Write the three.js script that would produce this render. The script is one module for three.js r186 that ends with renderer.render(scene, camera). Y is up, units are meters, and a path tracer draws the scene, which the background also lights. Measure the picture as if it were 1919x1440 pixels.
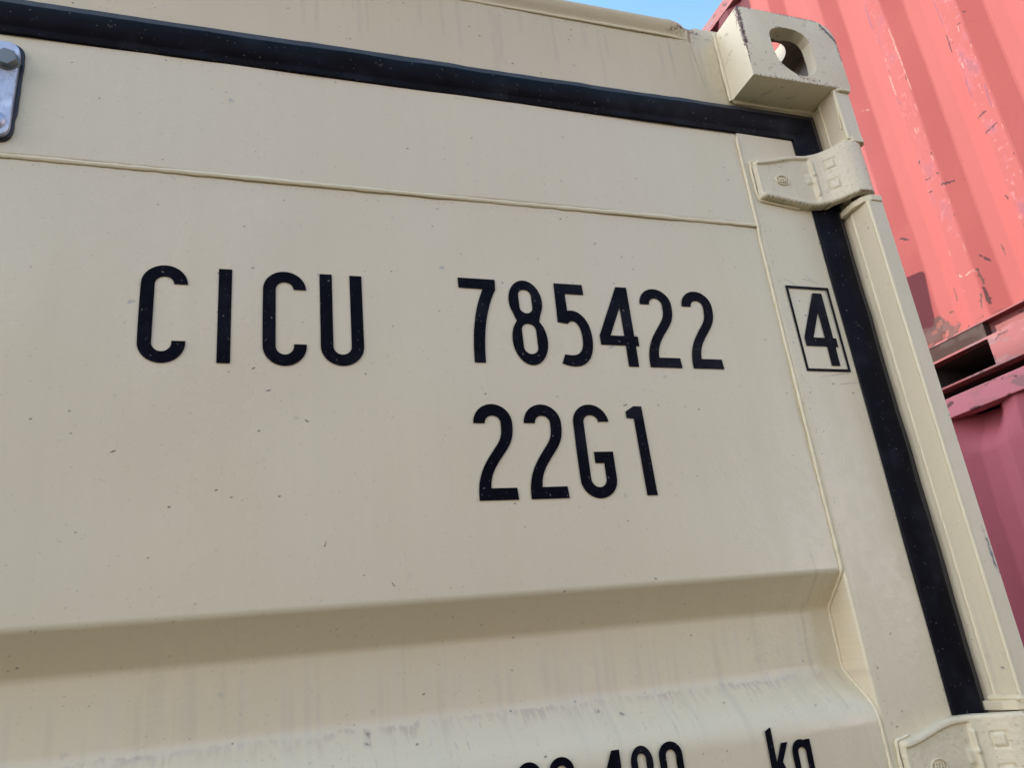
import * as THREE from 'three';
import { mergeGeometries, toCreasedNormals } from 'three/addons/utils/BufferGeometryUtils.js';
import { RoundedBoxGeometry } from 'three/addons/geometries/RoundedBoxGeometry.js';
import { Brush, Evaluator, SUBTRACTION } from 'three-bvh-csg';

// ---------------------------------------------------------------- camera, sky, sun, exposure
const EYE = 1.746;                       // camera height above the ground; x right, y up, z out of the container doors
const scene = new THREE.Scene();
const camera = new THREE.PerspectiveCamera(51.92, 1024 / 769, 0.02, 300);
camera.position.set(0, EYE, 0.733);
camera.up.set(-0.01552, 0.92992, 0.36744);
camera.lookAt(0.31853, EYE + 0.35294, 0.733 - 0.87976);
const renderer = new THREE.WebGLRenderer({ antialias: true });
renderer.toneMapping = THREE.LinearToneMapping;
renderer.toneMappingExposure = 1.9;
renderer.shadowMap.enabled = true;
renderer.shadowMap.type = THREE.PCFSoftShadowMap;

const TO_SUN = new THREE.Vector3(-1, 0.563, -0.52).normalize();
const lerp = (a, b, t) => a + (b - a) * t, clamp = (v, a = 0, b = 1) => Math.min(b, Math.max(a, v));
const smooth = (a, b, v) => { const t = clamp((v - a) / (b - a)); return t * t * (3 - 2 * t); };
{ // clear blue sky: deep overhead, pale at the horizon, a glow round the sun
  const W = 512, H = 256, d = new Float32Array(W * H * 4), v = new THREE.Vector3();
  for (let j = 0; j < H; j++) for (let i = 0; i < W; i++) {
    const up = ((j + 0.5) / H - 0.5) * Math.PI, az = ((i + 0.5) / W - 0.5) * 2 * Math.PI;
    v.set(Math.cos(az) * Math.cos(up), Math.sin(up), Math.sin(az) * Math.cos(up));
    const h = Math.pow(1 - clamp(v.y), 2.2), g = Math.pow(clamp(v.dot(TO_SUN)), 3), low = v.y < 0 ? 0 : 1;
    const c = [lerp(0.0, 2.10, h) + 2.15 * g, lerp(0.205, 1.86, h) + 2.2 * g, lerp(0.46, 1.92, h) + 2.35 * g];
    const gr = [0.06, 0.056, 0.034];
    for (let k = 0; k < 3; k++) d[(j * W + i) * 4 + k] = low ? c[k] : gr[k];
    d[(j * W + i) * 4 + 3] = 1;
  }
  const t = new THREE.DataTexture(d, W, H, THREE.RGBAFormat, THREE.FloatType);
  t.mapping = THREE.EquirectangularReflectionMapping; t.magFilter = t.minFilter = THREE.LinearFilter; t.needsUpdate = true;
  scene.background = t; scene.environment = t;
}
const sun = new THREE.DirectionalLight(new THREE.Color().setRGB(1, 0.94, 0.87), 3.35);
sun.position.copy(TO_SUN).multiplyScalar(30).add(new THREE.Vector3(1, 2, -2));
sun.target.position.set(1, 2, -2);
sun.castShadow = true; sun.shadow.mapSize.set(4096, 4096); sun.shadow.radius = 1;
Object.assign(sun.shadow.camera, { left: -14, right: 14, top: 14, bottom: -14, near: 1, far: 80 });
scene.add(sun, sun.target);

// ---------------------------------------------------------------- noise and textures
function rng(seed) { let a = seed >>> 0; return () => { a = (a + 0x6D2B79F5) | 0; let t = Math.imul(a ^ (a >>> 15), 1 | a); t = (t + Math.imul(t ^ (t >>> 7), 61 | t)) ^ t; return ((t ^ (t >>> 14)) >>> 0) / 4294967296; }; }
const hash = (x, y, s) => { let h = Math.imul(x, 374761393) + Math.imul(y, 668265263) + Math.imul(s, 974634541); h = Math.imul(h ^ (h >>> 13), 1274126177); return ((h ^ (h >>> 16)) >>> 0) / 4294967296; };
function noise(x, y, s = 1, wrap = 0) {
  const ix = Math.floor(x), iy = Math.floor(y), fx = x - ix, fy = y - iy, u = fx * fx * (3 - 2 * fx), w = fy * fy * (3 - 2 * fy);
  const m = wrap ? (a) => ((a % wrap) + wrap) % wrap : (a) => a;
  const a = hash(m(ix), m(iy), s), b = hash(m(ix + 1), m(iy), s), c = hash(m(ix), m(iy + 1), s), d = hash(m(ix + 1), m(iy + 1), s);
  return lerp(lerp(a, b, u), lerp(c, d, u), w) * 2 - 1;
}
const fbm = (x, y, s = 1, oct = 4) => { let v = 0, a = 0.5; for (let i = 0; i < oct; i++) { v += a * noise(x, y, s + i); x *= 2.03; y *= 2.03; a *= 0.5; } return v; };
const enc = (v) => { v = clamp(v); return 255 * (v <= 0.0031308 ? v * 12.92 : 1.055 * Math.pow(v, 1 / 2.4) - 0.055); };

class Paint { // a colour map laid out in metres
  constructor(px, x0, y0, w, h, base) {
    this.W = px; this.H = Math.round(px * h / w); this.x0 = x0; this.y0 = y0; this.w = w; this.h = h; this.k = px / w;
    this.d = new Float32Array(this.W * this.H * 3);
    for (let i = 0; i < this.W * this.H; i++) this.d.set(base, i * 3);
  }
  each(f) { for (let j = 0; j < this.H; j++) for (let i = 0; i < this.W; i++) { const o = (j * this.W + i) * 3; f(this.x0 + (i + 0.5) / this.k, this.y0 + (j + 0.5) / this.k, (c, a) => { for (let q = 0; q < 3; q++) this.d[o + q] += (c[q] - this.d[o + q]) * a; }, (m) => { for (let q = 0; q < 3; q++) this.d[o + q] *= m; }); } }
  box(xa, ya, xb, yb, f) { // visit the texels of a rectangle
    const i0 = Math.max(0, Math.floor((xa - this.x0) * this.k)), i1 = Math.min(this.W - 1, Math.ceil((xb - this.x0) * this.k));
    const j0 = Math.max(0, Math.floor((ya - this.y0) * this.k)), j1 = Math.min(this.H - 1, Math.ceil((yb - this.y0) * this.k));
    for (let j = j0; j <= j1; j++) for (let i = i0; i <= i1; i++) {
      const o = (j * this.W + i) * 3;
      f(this.x0 + (i + 0.5) / this.k, this.y0 + (j + 0.5) / this.k, (c, a) => { if (a > 0) for (let q = 0; q < 3; q++) this.d[o + q] += (c[q] - this.d[o + q]) * a; });
    }
  }
  spot(x, y, rx, ry, turn, c, a) {
    const r = Math.max(rx, ry) * 1.3 + 1 / this.k, cs = Math.cos(turn), sn = Math.sin(turn), e = 0.7 / this.k;
    this.box(x - r, y - r, x + r, y + r, (px, py, put) => {
      const dx = px - x, dy = py - y, u = (dx * cs + dy * sn) / rx, w = (-dx * sn + dy * cs) / ry;
      const m = Math.hypot(u, w); put(c, a * (1 - smooth(1 - e / Math.min(rx, ry), 1 + e / Math.min(rx, ry), m)));
    });
  }
  line(xa, ya, xb, yb, r, c, a, rough = 0.5, seed = 1) {
    const m = r * 2.2, L = Math.hypot(xb - xa, yb - ya) || 1e-6, ux = (xb - xa) / L, uy = (yb - ya) / L;
    this.box(Math.min(xa, xb) - m, Math.min(ya, yb) - m, Math.max(xa, xb) + m, Math.max(ya, yb) + m, (x, y, put) => {
      const t = clamp((x - xa) * ux + (y - ya) * uy, 0, L), d = Math.hypot(x - xa - ux * t, y - ya - uy * t);
      const rr = r * (1 + rough * 1.4 * noise(x / r * 0.7, y / r * 0.7, seed)) * (0.45 + 0.55 * Math.sin(Math.PI * clamp(0.12 + 0.76 * t / L)));
      put(c, a * (1 - smooth(rr * 0.6, rr * 1.15, d)));
    });
  }
  texture(repeat = THREE.MirroredRepeatWrapping) {
    const n = this.W * this.H, b = new Uint8Array(n * 4);
    for (let i = 0; i < n; i++) { for (let q = 0; q < 3; q++) b[i * 4 + q] = enc(this.d[i * 3 + q]); b[i * 4 + 3] = 255; }
    const t = new THREE.DataTexture(b, this.W, this.H); t.colorSpace = THREE.SRGBColorSpace; t.magFilter = t.minFilter = THREE.LinearFilter;
    t.wrapS = t.wrapT = repeat; t.needsUpdate = true; this.d = null; return t;
  }
}
function bumpMap(n, f) { // grey height map, f(u, v) in 0..1, tiles
  const b = new Uint8Array(n * n * 4);
  for (let j = 0; j < n; j++) for (let i = 0; i < n; i++) { const v = clamp(f(i / n, j / n)) * 255, o = (j * n + i) * 4; b[o] = b[o + 1] = b[o + 2] = v; b[o + 3] = 255; }
  const t = new THREE.DataTexture(b, n, n); t.magFilter = t.minFilter = THREE.LinearFilter; t.wrapS = t.wrapT = THREE.RepeatWrapping; t.needsUpdate = true; return t;
}

const CREAM = [0.715, 0.622, 0.425], DIRT = [0.09, 0.08, 0.07], RUST = [0.13, 0.035, 0.015], GRIME = [0.49, 0.385, 0.30];
function specks(p, n, seed, size = 1, alpha = 1) { // fly specks, grit and splashes: mostly tiny and faint, now and then a black one
  const r = rng(seed);
  for (let i = 0; i < n; i++) {
    const x = p.x0 + r() * p.w, y = p.y0 + r() * p.h, big = r() < 0.042, s = (big ? 0.0006 + 0.00045 * r() : 0.00028 + 0.0004 * r() * r()) * size;
    const t = r(), c = big ? [0.022, 0.018, 0.015] : t < 0.6 ? DIRT : t < 0.85 ? [0.2, 0.15, 0.1] : [0.32, 0.29, 0.25];
    p.spot(x, y, s * (1 + r() * 0.8), s * 0.8, (r() - 0.5) * 1.2, c, alpha * (big ? 0.95 : 0.2 + 0.5 * r()));
    if (r() < 0.05) { const m = 3 + Math.floor(r() * 7), w = 0.006 + 0.02 * r(); for (let k = 0; k < m; k++) p.spot(x + (r() - 0.5) * w, y + (r() - 0.5) * w, s * 0.7 * (0.6 + r()), s * 0.5, r() * 3, DIRT, alpha * 0.6 * r()); }
  }
}
// paint of the doors and the head of the frame, x and y from the camera's foot point at eye height
const DX0 = -0.5, DY0 = -0.45, DS = 1.4;
const doorPaint = new Paint(2048, DX0, DY0, DS, DS, CREAM);
{
  const p = doorPaint, r = rng(7);
  p.each((x, y, put, mul) => {
    const a = fbm(x * 5, y * 5, 3, 3), b = noise(x * 95, y * 3.2, 9) * 0.5 + noise(x * 260, y * 5, 10) * 0.5, c = noise(x * 700, y * 700, 12);
    mul(1 + 0.028 * a + 0.016 * b + 0.012 * c);
    put([0.69, 0.58, 0.44], 0.34 * smooth(-0.3, 0.6, fbm(x * 3.1 + 4, y * 3.1, 21, 3)));
    put([0.64, 0.595, 0.42], 0.34 * smooth(-0.3, 0.6, fbm(x * 3.4 + 9, y * 3.4, 25, 3)));
  });
  // pale rain runs on the hollow flute and below
  for (let i = 0; i < 150; i++) {
    const x = -0.35 + r() * 0.95, y = 0.02 - 0.06 * r(), L = 0.02 + 0.05 * r(), w = 0.0012 + 0.004 * r(), light = r() < 0.6;
    p.box(x - w, y - L, x + w, y + L, (px, py, put) => put(light ? [0.66, 0.61, 0.52] : [0.46, 0.42, 0.35], 0.13 * (1 - Math.pow(Math.abs(px - x) / w, 2)) * (1 - Math.pow(Math.abs(py - y) / L, 2))));
  }
  for (let i = 0; i < 26; i++) { // water marks running down from the head rail
    const x = -0.2 + r() * 0.85, top = 0.83 - 0.02 * r(), L = 0.04 + 0.09 * r(), w = 0.0015 + 0.0035 * r();
    p.box(x - w, top - L, x + w, top, (px, py, put) => put([0.47, 0.42, 0.34], 0.34 * (1 - Math.pow((px - x) / w, 2)) * smooth(0, 0.35, (py - top + L) / L) * (0.6 + 0.4 * noise(px * 900, py * 60, 4))));
  }
  // grime caught along the upper rim of the lower slope: ragged blotches that run down
  p.box(-0.4, -0.07, 0.63, -0.015, (x, y, put) => {
    const edge = -0.0245 + 0.0022 * noise(x * 70, 1, 31) + 0.0012 * noise(x * 300, 1, 32), run = 0.006 + 0.022 * Math.pow(0.5 + 0.5 * noise(x * 120, 2, 33), 2.2) * (0.4 + 0.6 * (0.5 + 0.5 * noise(x * 14, 5, 34)));
    const n = 0.5 + 0.5 * (0.55 * noise(x * 420, y * 55, 35) + 0.45 * fbm(x * 210, y * 110, 37, 3)), m = smooth(edge + 0.0012, edge - 0.001, y) * smooth(edge - run, edge - run * 0.15, y);
    put(GRIME, 0.58 * m * smooth(0.34, 0.62, n) * (0.5 + 0.5 * smooth(-0.3, 0.3, noise(x * 22, 7, 36))));
  });
  for (let i = 0; i < 160; i++) { const x = -0.3 + 0.9 * r(), y = -0.028 - 0.03 * r(); p.line(x, y, x + 0.002 * (r() - 0.5), y - 0.002 - 0.006 * r(), 0.0004 + 0.0004 * r(), GRIME, 0.55 * r(), 0.6, i); }
  for (const [x, y, s, dark] of [[0.328, -0.034, 0.0042, 0.35], [0.3495, -0.0384, 0.0036, 0.9], [0.106, -0.0285, 0.004, 0.5], [0.104, -0.0362, 0.0034, 0.75]]) { // squashed insects on the slope
    for (let k = 0; k < 7; k++) p.spot(x + s * (r() - 0.5) * 1.6, y + s * (r() - 0.5), s * (0.2 + 0.3 * r()), s * (0.12 + 0.16 * r()), r() * 3, [0.34, 0.28, 0.24], 0.35);
    for (let k = 0; k < 3; k++) p.spot(x + s * (r() - 0.5) * 0.5, y + s * (r() - 0.5) * 0.4, s * 0.2, s * 0.13, r() * 3, [0.05, 0.04, 0.045], dark);
  }
  // crease shade painted as a darker line where the flutes end by the stile
  p.box(0.57, -0.06, 0.62, 0.1, (x, y, put) => { const c = 0.593 + 0.003 * noise(y * 30, 3, 41) - (y < 0.05 && y > -0.03 ? 0.006 : 0); put([0.44, 0.36, 0.25], 0.28 * (1 - smooth(0.0008, 0.0026, Math.abs(x - c)))); });
  specks(p, 5200, 11, 1.0, 0.85); specks(p, 3000, 12, 0.75, 0.7);
  for (let i = 0; i < 520; i++) { // dirt gathers under the seams
    const t = r(), x = -0.35 + 1.15 * r(), y = t < 0.35 ? 0.516 - 0.012 * r() * r() : t < 0.6 ? 0.826 - 0.02 * r() * r() : t < 0.8 ? 0.09 - 0.05 * r() : 0.667 - 0.006 * r() * r();
    p.spot(x, y, 0.0004 + 0.0006 * r(), 0.0003 + 0.0003 * r(), r() * 0.6, DIRT, 0.65 * r());
  }
  for (let i = 0; i < 420; i++) { const y = -0.3 + 0.95 * r(), x = (r() < 0.5 ? 0.6365 + 0.006 * r() * r() : 0.7205 - 0.005 * r() * r()); p.spot(x, y, 0.0003 + 0.0004 * r(), 0.0004 + 0.0006 * r(), 0, DIRT, 0.55 * r()); }
  for (const hy of [0.594, -0.1225]) { // grime and rust on the hinges: along the lower rim and round the knuckle
    for (let i = 0; i < 230; i++) { const x = 0.645 + 0.15 * r(), lo = hy - lerp(0.031, 0.0395, clamp((x - 0.645) / 0.075)); p.spot(x, lo + 0.005 * r() * r() - 0.001, 0.0004 + 0.0009 * r() * r(), 0.0004 + 0.0004 * r(), r() * 0.8, r() < 0.4 ? [0.12, 0.08, 0.05] : DIRT, 0.7 * r()); }
    for (let i = 0; i < 120; i++) p.spot(0.735 + 0.05 * r(), hy - 0.035 + 0.075 * r(), 0.0003 + 0.0005 * r(), 0.0003 + 0.0004 * r(), r() * 3, DIRT, 0.7 * r());
    for (let i = 0; i < 80; i++) p.spot(0.76 + 0.033 * r(), hy + (r() < 0.4 ? 0.0405 : -0.0385) + 0.002 * (r() - 0.5), 0.0005 + 0.0012 * r(), 0.0005, r() * 0.5, RUST, 0.8 * r());
  }
  for (let i = 0; i < 26; i++) { const y = 0.112 - 0.045 * r(); p.line(0.7845 + 0.004 * r() + (0.1 - y) * 0.06, y, 0.7852 + 0.004 * r() + (0.1 - y) * 0.06, y - 0.006 - 0.008 * r(), 0.0006 + 0.0007 * r(), [0.10, 0.11, 0.15], 0.85 * r(), 0.8, i); }
  for (let i = 0; i < 26; i++) { const x = p.x0 + r() * p.w, y = p.y0 + r() * p.h; for (let k = 0; k < 5; k++) p.spot(x + 0.004 * (r() - 0.5), y + 0.003 * (r() - 0.5), 0.0012 + 0.002 * r(), 0.001 + 0.0012 * r(), r() * 3, [0.36, 0.34, 0.31], 0.22 * r()); }
  for (let i = 0; i < 24; i++) { const x = p.x0 + r() * p.w, y = p.y0 + r() * p.h, t = r() * 6; p.line(x, y, x + 0.008 * Math.cos(t), y + 0.008 * Math.sin(t), 0.0003, [0.3, 0.27, 0.24], 0.5 * r(), 0.5, i); }
  for (const [x, y, t] of [[0.055, 0.254, -0.7], [0.13, 0.095, -1], [-0.11, 0.225, 0.3], [0.02, 0.285, 0.2], [0.07, 0.135, 1.2], [0.395, 0.272, 0.4], [0.41, 0.265, -0.6]]) p.line(x - 0.002 * Math.cos(t), y - 0.002 * Math.sin(t), x + 0.002 * Math.cos(t), y + 0.002 * Math.sin(t), 0.0006, [0.03, 0.025, 0.02], 0.9, 0.5, 5);
  for (const [x, y] of [[0.39, 0.342], [-0.105, 0.372], [-0.335, 0.4], [0.2, 0.43], [-0.02, 0.62]]) for (let k = 0; k < 6; k++) p.spot(x + 0.005 * (r() - 0.5), y + 0.004 * (r() - 0.5), 0.002, 0.0015, r() * 3, [0.38, 0.36, 0.34], 0.3);
  // rust at the end of the rain gutter and the run below it
  for (let i = 0; i < 150; i++) { const x = 0.584 + 0.03 * (r() + r() - 1), y = 0.8395 + 0.006 * (r() + r() - 1); p.spot(x, y, 0.0005 + 0.0012 * r(), 0.0005 + 0.0008 * r(), r() * 3, RUST, 0.75 * r()); }
  for (let k = 0; k < 9; k++) p.line(0.5885 + 0.0011 * k, 0.835 - 0.010 * k, 0.5896 + 0.0011 * k, 0.824 - 0.010 * k, 0.0014 + 0.0004 * noise(k, 1, 8), [0.40, 0.27, 0.14], 0.5 - 0.035 * k, 0.5, 8 + k); p.line(0.588, 0.836, 0.590, 0.822, 0.0024, [0.26, 0.12, 0.05], 0.55, 0.7, 9);
  for (let i = 0; i < 90; i++) p.spot(0.55 + 0.09 * r(), 0.835 - 0.03 * r() * r(), 0.0008 + 0.0016 * r(), 0.0007, r() * 3, [0.22, 0.2, 0.15], 0.5 * r());
  // scuffs and fine scratches round the boxed digit
  for (const q of [[0.648, 0.445, 0.665, 0.436], [0.675, 0.447, 0.70, 0.441], [0.682, 0.452, 0.697, 0.441], [0.665, 0.31, 0.708, 0.315], [0.69, 0.30, 0.716, 0.303]]) p.line(...q, 0.0006, [0.3, 0.26, 0.22], 0.7, 0.6, 3);
}
const paintMap = doorPaint.texture();
// paint of posts, hinges and fittings: the same colour, more dust
const fitPaint = new Paint(1024, 0, 0, 0.5, 0.5, CREAM);
{
  fitPaint.each((x, y, put, mul) => { mul(1 + 0.03 * fbm(x * 14, y * 14, 51, 3) + 0.015 * noise(x * 600, y * 600, 55)); put([0.58, 0.50, 0.37], 0.2 * smooth(0.1, 0.5, fbm(x * 9, y * 5, 57, 3))); });
  specks(fitPaint, 1150, 61, 0.75, 1);
  const r = rng(5); for (let i = 0; i < 40; i++) { const x = r() * 0.5, y = r() * 0.5; fitPaint.line(x, y, x + 0.004 * (r() - 0.5), y + 0.006 * (r() - 0.5), 0.0006, [0.2, 0.14, 0.1], 0.6 * r(), 0.8, i); }
}
const fitMap = fitPaint.texture();
const peel = bumpMap(512, (u, v) => 0.5 + 0.25 * noise(u * 32, v * 32, 71, 32) + 0.22 * noise(u * 96, v * 96, 72, 96)); peel.repeat.set(5.6, 5.6);
const peel2 = peel.clone(); peel2.repeat.set(4, 4);

const patchy = bumpMap(512, (u, v) => 0.40 + 0.16 * noise(u * 12, v * 3, 73, 12) + 0.10 * noise(u * 60, v * 9, 74, 60) + 0.06 * noise(u * 160, v * 160, 75, 160)); patchy.repeat.set(1, 1);
const S = (o) => new THREE.MeshStandardMaterial(o);
const matDoor = S({ map: paintMap, roughness: 1, roughnessMap: patchy, bumpMap: peel, bumpScale: 0.00013, side: THREE.DoubleSide });
const matFit = S({ map: fitMap, roughness: 0.5, bumpMap: peel2, bumpScale: 0.00016, side: THREE.DoubleSide });
const matHinge = S({ map: paintMap, roughness: 0.46, bumpMap: peel, bumpScale: 0.00035, side: THREE.DoubleSide });
const matWeld = S({ map: fitMap, color: new THREE.Color().setRGB(1.06, 1.06, 1.04), roughness: 0.4 });
const matPlain = S({ color: new THREE.Color().setRGB(...CREAM), roughness: 0.5 });
// vinyl and rubber with pale dust flecks
const inkPaint = new Paint(1024, 0, 0, 0.5, 0.5, [0.0042, 0.0042, 0.0085]);
{ const r = rng(91); inkPaint.each((x, y, put, mul) => { mul(1 + 0.5 * fbm(x * 220, y * 220, 93, 3)); put([0.022, 0.023, 0.03], 0.4 * smooth(0, 0.5, fbm(x * 26, y * 26, 94, 3))); });
  for (let i = 0; i < 3600; i++) inkPaint.spot(r() * 0.5, r() * 0.5, 0.00035 + 0.0006 * r() * r(), 0.0003 + 0.0004 * r() * r(), r() * 3, [0.22, 0.21, 0.22], 0.85 * r() * r()); for (let i = 0; i < 420; i++) inkPaint.spot(r() * 0.5, r() * 0.5, 0.0005 + 0.0005 * r(), 0.0004, r() * 3, [0.5, 0.45, 0.36], 0.8 * r());
  for (let i = 0; i < 60; i++) { const x = r() * 0.5, y = r() * 0.5; inkPaint.line(x, y, x + 0.006 * (r() - 0.5), y + 0.008 * (r() - 0.5), 0.0004, [0.12, 0.12, 0.15], 0.6 * r(), 0.6, i); } }
const inkMap = inkPaint.texture();
const matInk = new THREE.MeshPhysicalMaterial({ map: inkMap, roughness: 0.34, specularIntensity: 0.09, side: THREE.DoubleSide });
const rubberPaint = new Paint(1024, 0, 0, 0.5, 0.5, [0.005, 0.005, 0.009]);
{ const r = rng(95); rubberPaint.each((x, y, put, mul) => { mul(1 + 0.5 * fbm(x * 40, y * 40, 97, 4)); put([0.03, 0.032, 0.042], 0.35 * smooth(0.0, 0.6, fbm(x * 24, y * 24, 99, 4))); });
  for (let i = 0; i < 2200; i++) rubberPaint.spot(r() * 0.5, r() * 0.5, 0.0004 + 0.0009 * r() * r(), 0.0004 + 0.0005 * r() * r(), r() * 3, [0.3, 0.28, 0.25], 0.7 * r() * r());
  for (let i = 0; i < 90; i++) { const x = r() * 0.5, y = r() * 0.5, t = r() * 6; rubberPaint.line(x, y, x + 0.012 * Math.cos(t), y + 0.012 * Math.sin(t), 0.0007, [0.003, 0.003, 0.004], 0.8 * r(), 0.8, i); } }
const rubberMap = rubberPaint.texture();
const matRubber = new THREE.MeshPhysicalMaterial({ map: rubberMap, roughness: 0.45, specularIntensity: 0.2, side: THREE.DoubleSide });
const lipPaint = new Paint(512, 0, 0, 0.25, 0.25, [0.020, 0.022, 0.030]); // the outer lip holds dust
{ const r = rng(197); lipPaint.each((x, y, put, mul) => { mul(1 + 0.5 * fbm(x * 160, y * 160, 198, 4)); put([0.05, 0.054, 0.066], 0.5 * smooth(0.0, 0.5, fbm(x * 90, y * 90, 199, 4))); });
  for (let i = 0; i < 900; i++) lipPaint.spot(r() * 0.25, r() * 0.25, 0.0004 + 0.0006 * r(), 0.0003 + 0.0003 * r(), r() * 3, [0.11, 0.115, 0.13], 0.6 * r()); }
const matLip = S({ map: lipPaint.texture(), roughness: 0.6, side: THREE.DoubleSide });
const zincPaint = new Paint(512, 0, 0, 0.25, 0.25, [0.48, 0.52, 0.62]);
zincPaint.each((x, y, put) => { put([0.72, 0.76, 0.86], 0.7 * smooth(-0.1, 0.45, fbm(x * 90, y * 90, 101, 4))); put([0.3, 0.33, 0.42], 0.5 * smooth(0.15, 0.5, fbm(x * 160, y * 160, 105, 3))); });
const matZinc = S({ map: zincPaint.texture(), roughness: 0.46, metalness: 0.55, bumpMap: peel2, bumpScale: 0.0003 });
const matBolt = S({ color: new THREE.Color().setRGB(0.2, 0.22, 0.22), roughness: 0.55, metalness: 0.6 });
const matSeal = S({ color: new THREE.Color().setRGB(0.01, 0.01, 0.016), roughness: 0.35 });
const matDark = S({ color: new THREE.Color().setRGB(0.05, 0.03, 0.025), roughness: 0.9 });
const matRust = S({ color: new THREE.Color().setRGB(0.05, 0.018, 0.012), roughness: 0.95 });

// ---------------------------------------------------------------- building helpers
const used = {};
const numbered = (n) => { const k = (used[n] = (used[n] ?? -1) + 1); return k ? n + '_' + String(k).padStart(3, '0') : n; };
function thing(name, x, y, z, label, category, group) {
  const o = new THREE.Group(); o.name = numbered(name); o.position.set(x, y, z); o.userData = { label, category }; if (group) o.userData.group = group; scene.add(o); return o;
}
function planar(g, k = 1 / 0.5, ox = 0, oy = 0) { // uv in metres by the way each face points; 1/k metres to a repeat
  if (g.index) g = g.toNonIndexed();
  const P = g.attributes.position, N = g.attributes.normal, uv = new Float32Array(P.count * 2);
  for (let i = 0; i < P.count; i += 3) {
    let a = 0, b = 0, c = 0; for (let q = 0; q < 3; q++) { a += Math.abs(N.getX(i + q)); b += Math.abs(N.getY(i + q)); c += Math.abs(N.getZ(i + q)); }
    for (let q = i; q < i + 3; q++) {
      const x = P.getX(q), y = P.getY(q), z = P.getZ(q);
      const [u, v] = c >= a && c >= b ? [x, y] : a >= b ? [z + 0.31, y] : [x, z + 0.17];
      uv[q * 2] = (u - ox) * k; uv[q * 2 + 1] = (v - oy) * k;
    }
  }
  g.setAttribute('uv', new THREE.BufferAttribute(uv, 2)); return g;
}
const doorUV = (g) => { // uv of the door paint: straight on, whichever way the face leans
  const P = g.attributes.position, uv = new Float32Array(P.count * 2);
  for (let i = 0; i < P.count; i++) { uv[i * 2] = (P.getX(i) - DX0) / DS; uv[i * 2 + 1] = (P.getY(i) - DY0) / DS; }
  g.setAttribute('uv', new THREE.BufferAttribute(uv, 2)); return g;
};
function box(x0, x1, y0, y1, z0, z1, r = 0) {
  const w = x1 - x0, h = y1 - y0, d = z1 - z0, g = r ? new RoundedBoxGeometry(w, h, d, 2, r) : new THREE.BoxGeometry(w, h, d);
  return g.translate((x0 + x1) / 2, (y0 + y1) / 2, (z0 + z1) / 2);
}
const flat = (list) => mergeGeometries(list.map((g) => { const o = g.index ? g.toNonIndexed() : g; for (const k of Object.keys(o.attributes)) if (!['position', 'normal', 'uv'].includes(k)) o.deleteAttribute(k); return o; }));
// parts are modelled in eye coordinates (x, y from eye height, z from the door face) and moved to the thing's own
function part(name, g, m, parent, root) {
  if (Array.isArray(g)) g = flat(g);
  if (!root) { root = parent; while (root.parent && root.parent !== scene) root = root.parent; }
  g.translate(-root.position.x, EYE - root.position.y, -root.position.z);
  const o = new THREE.Mesh(g, m); o.name = name; o.castShadow = o.receiveShadow = true; parent.add(o); return o;
}
function sweep(profile, along) { // profile: [y, z] list; along: x list; a sheet with smooth normals, f bends it
  const P = [], I = [], n = profile.length;
  for (const x of along) for (const [y, z] of profile) P.push(x, y, z + sheetWave(x, y, z));
  for (let i = 0; i < along.length - 1; i++) for (let j = 0; j < n - 1; j++) { const a = i * n + j, b = a + n; I.push(a, a + 1, b, b, a + 1, b + 1); }
  const g = new THREE.BufferGeometry(); g.setAttribute('position', new THREE.Float32BufferAttribute(P, 3)); g.setIndex(I); g.computeVertexNormals(); return g;
}
const sheetWave = (x, y, z) => 0.0020 * noise(x * 4 + 3, y * 4, 111) + 0.0009 * noise(x * 11, y * 11, 112) + 0.00012 * noise(x * 38, y * 30, 113);
const range = (a, b, n) => Array.from({ length: n + 1 }, (_, i) => lerp(a, b, i / n));
function fillet(points, rad, steps = 9) { // round the corners of an open polyline of [a, b]
  const out = [points[0]];
  for (let i = 1; i < points.length - 1; i++) {
    const A = points[i - 1], B = points[i], C = points[i + 1], la = Math.hypot(A[0] - B[0], A[1] - B[1]), lc = Math.hypot(C[0] - B[0], C[1] - B[1]);
    const r = Math.min(B[2] > 0.0019 && B.length > 2 && rad > 0.01 ? B[2] : rad, la * 0.45, lc * 0.45), p = [B[0] + (A[0] - B[0]) * r / la, B[1] + (A[1] - B[1]) * r / la], q = [B[0] + (C[0] - B[0]) * r / lc, B[1] + (C[1] - B[1]) * r / lc];
    for (let k = 0; k <= steps; k++) { const t = k / steps, a = (1 - t) * (1 - t), b = 2 * t * (1 - t), c = t * t; out.push([a * p[0] + b * B[0] + c * q[0], a * p[1] + b * B[1] + c * q[1]]); }
  }
  out.push(points[points.length - 1]); return out;
}
function dense(points, step) { const o = [points[0]]; for (let i = 1; i < points.length; i++) { const a = points[i - 1], b = points[i], n = Math.max(1, Math.ceil(Math.hypot(...a.map((v, k) => b[k] - v)) / step)); for (let k = 1; k <= n; k++) o.push(a.map((v, q) => lerp(v, b[q], k / n))); } return o; }
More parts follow.
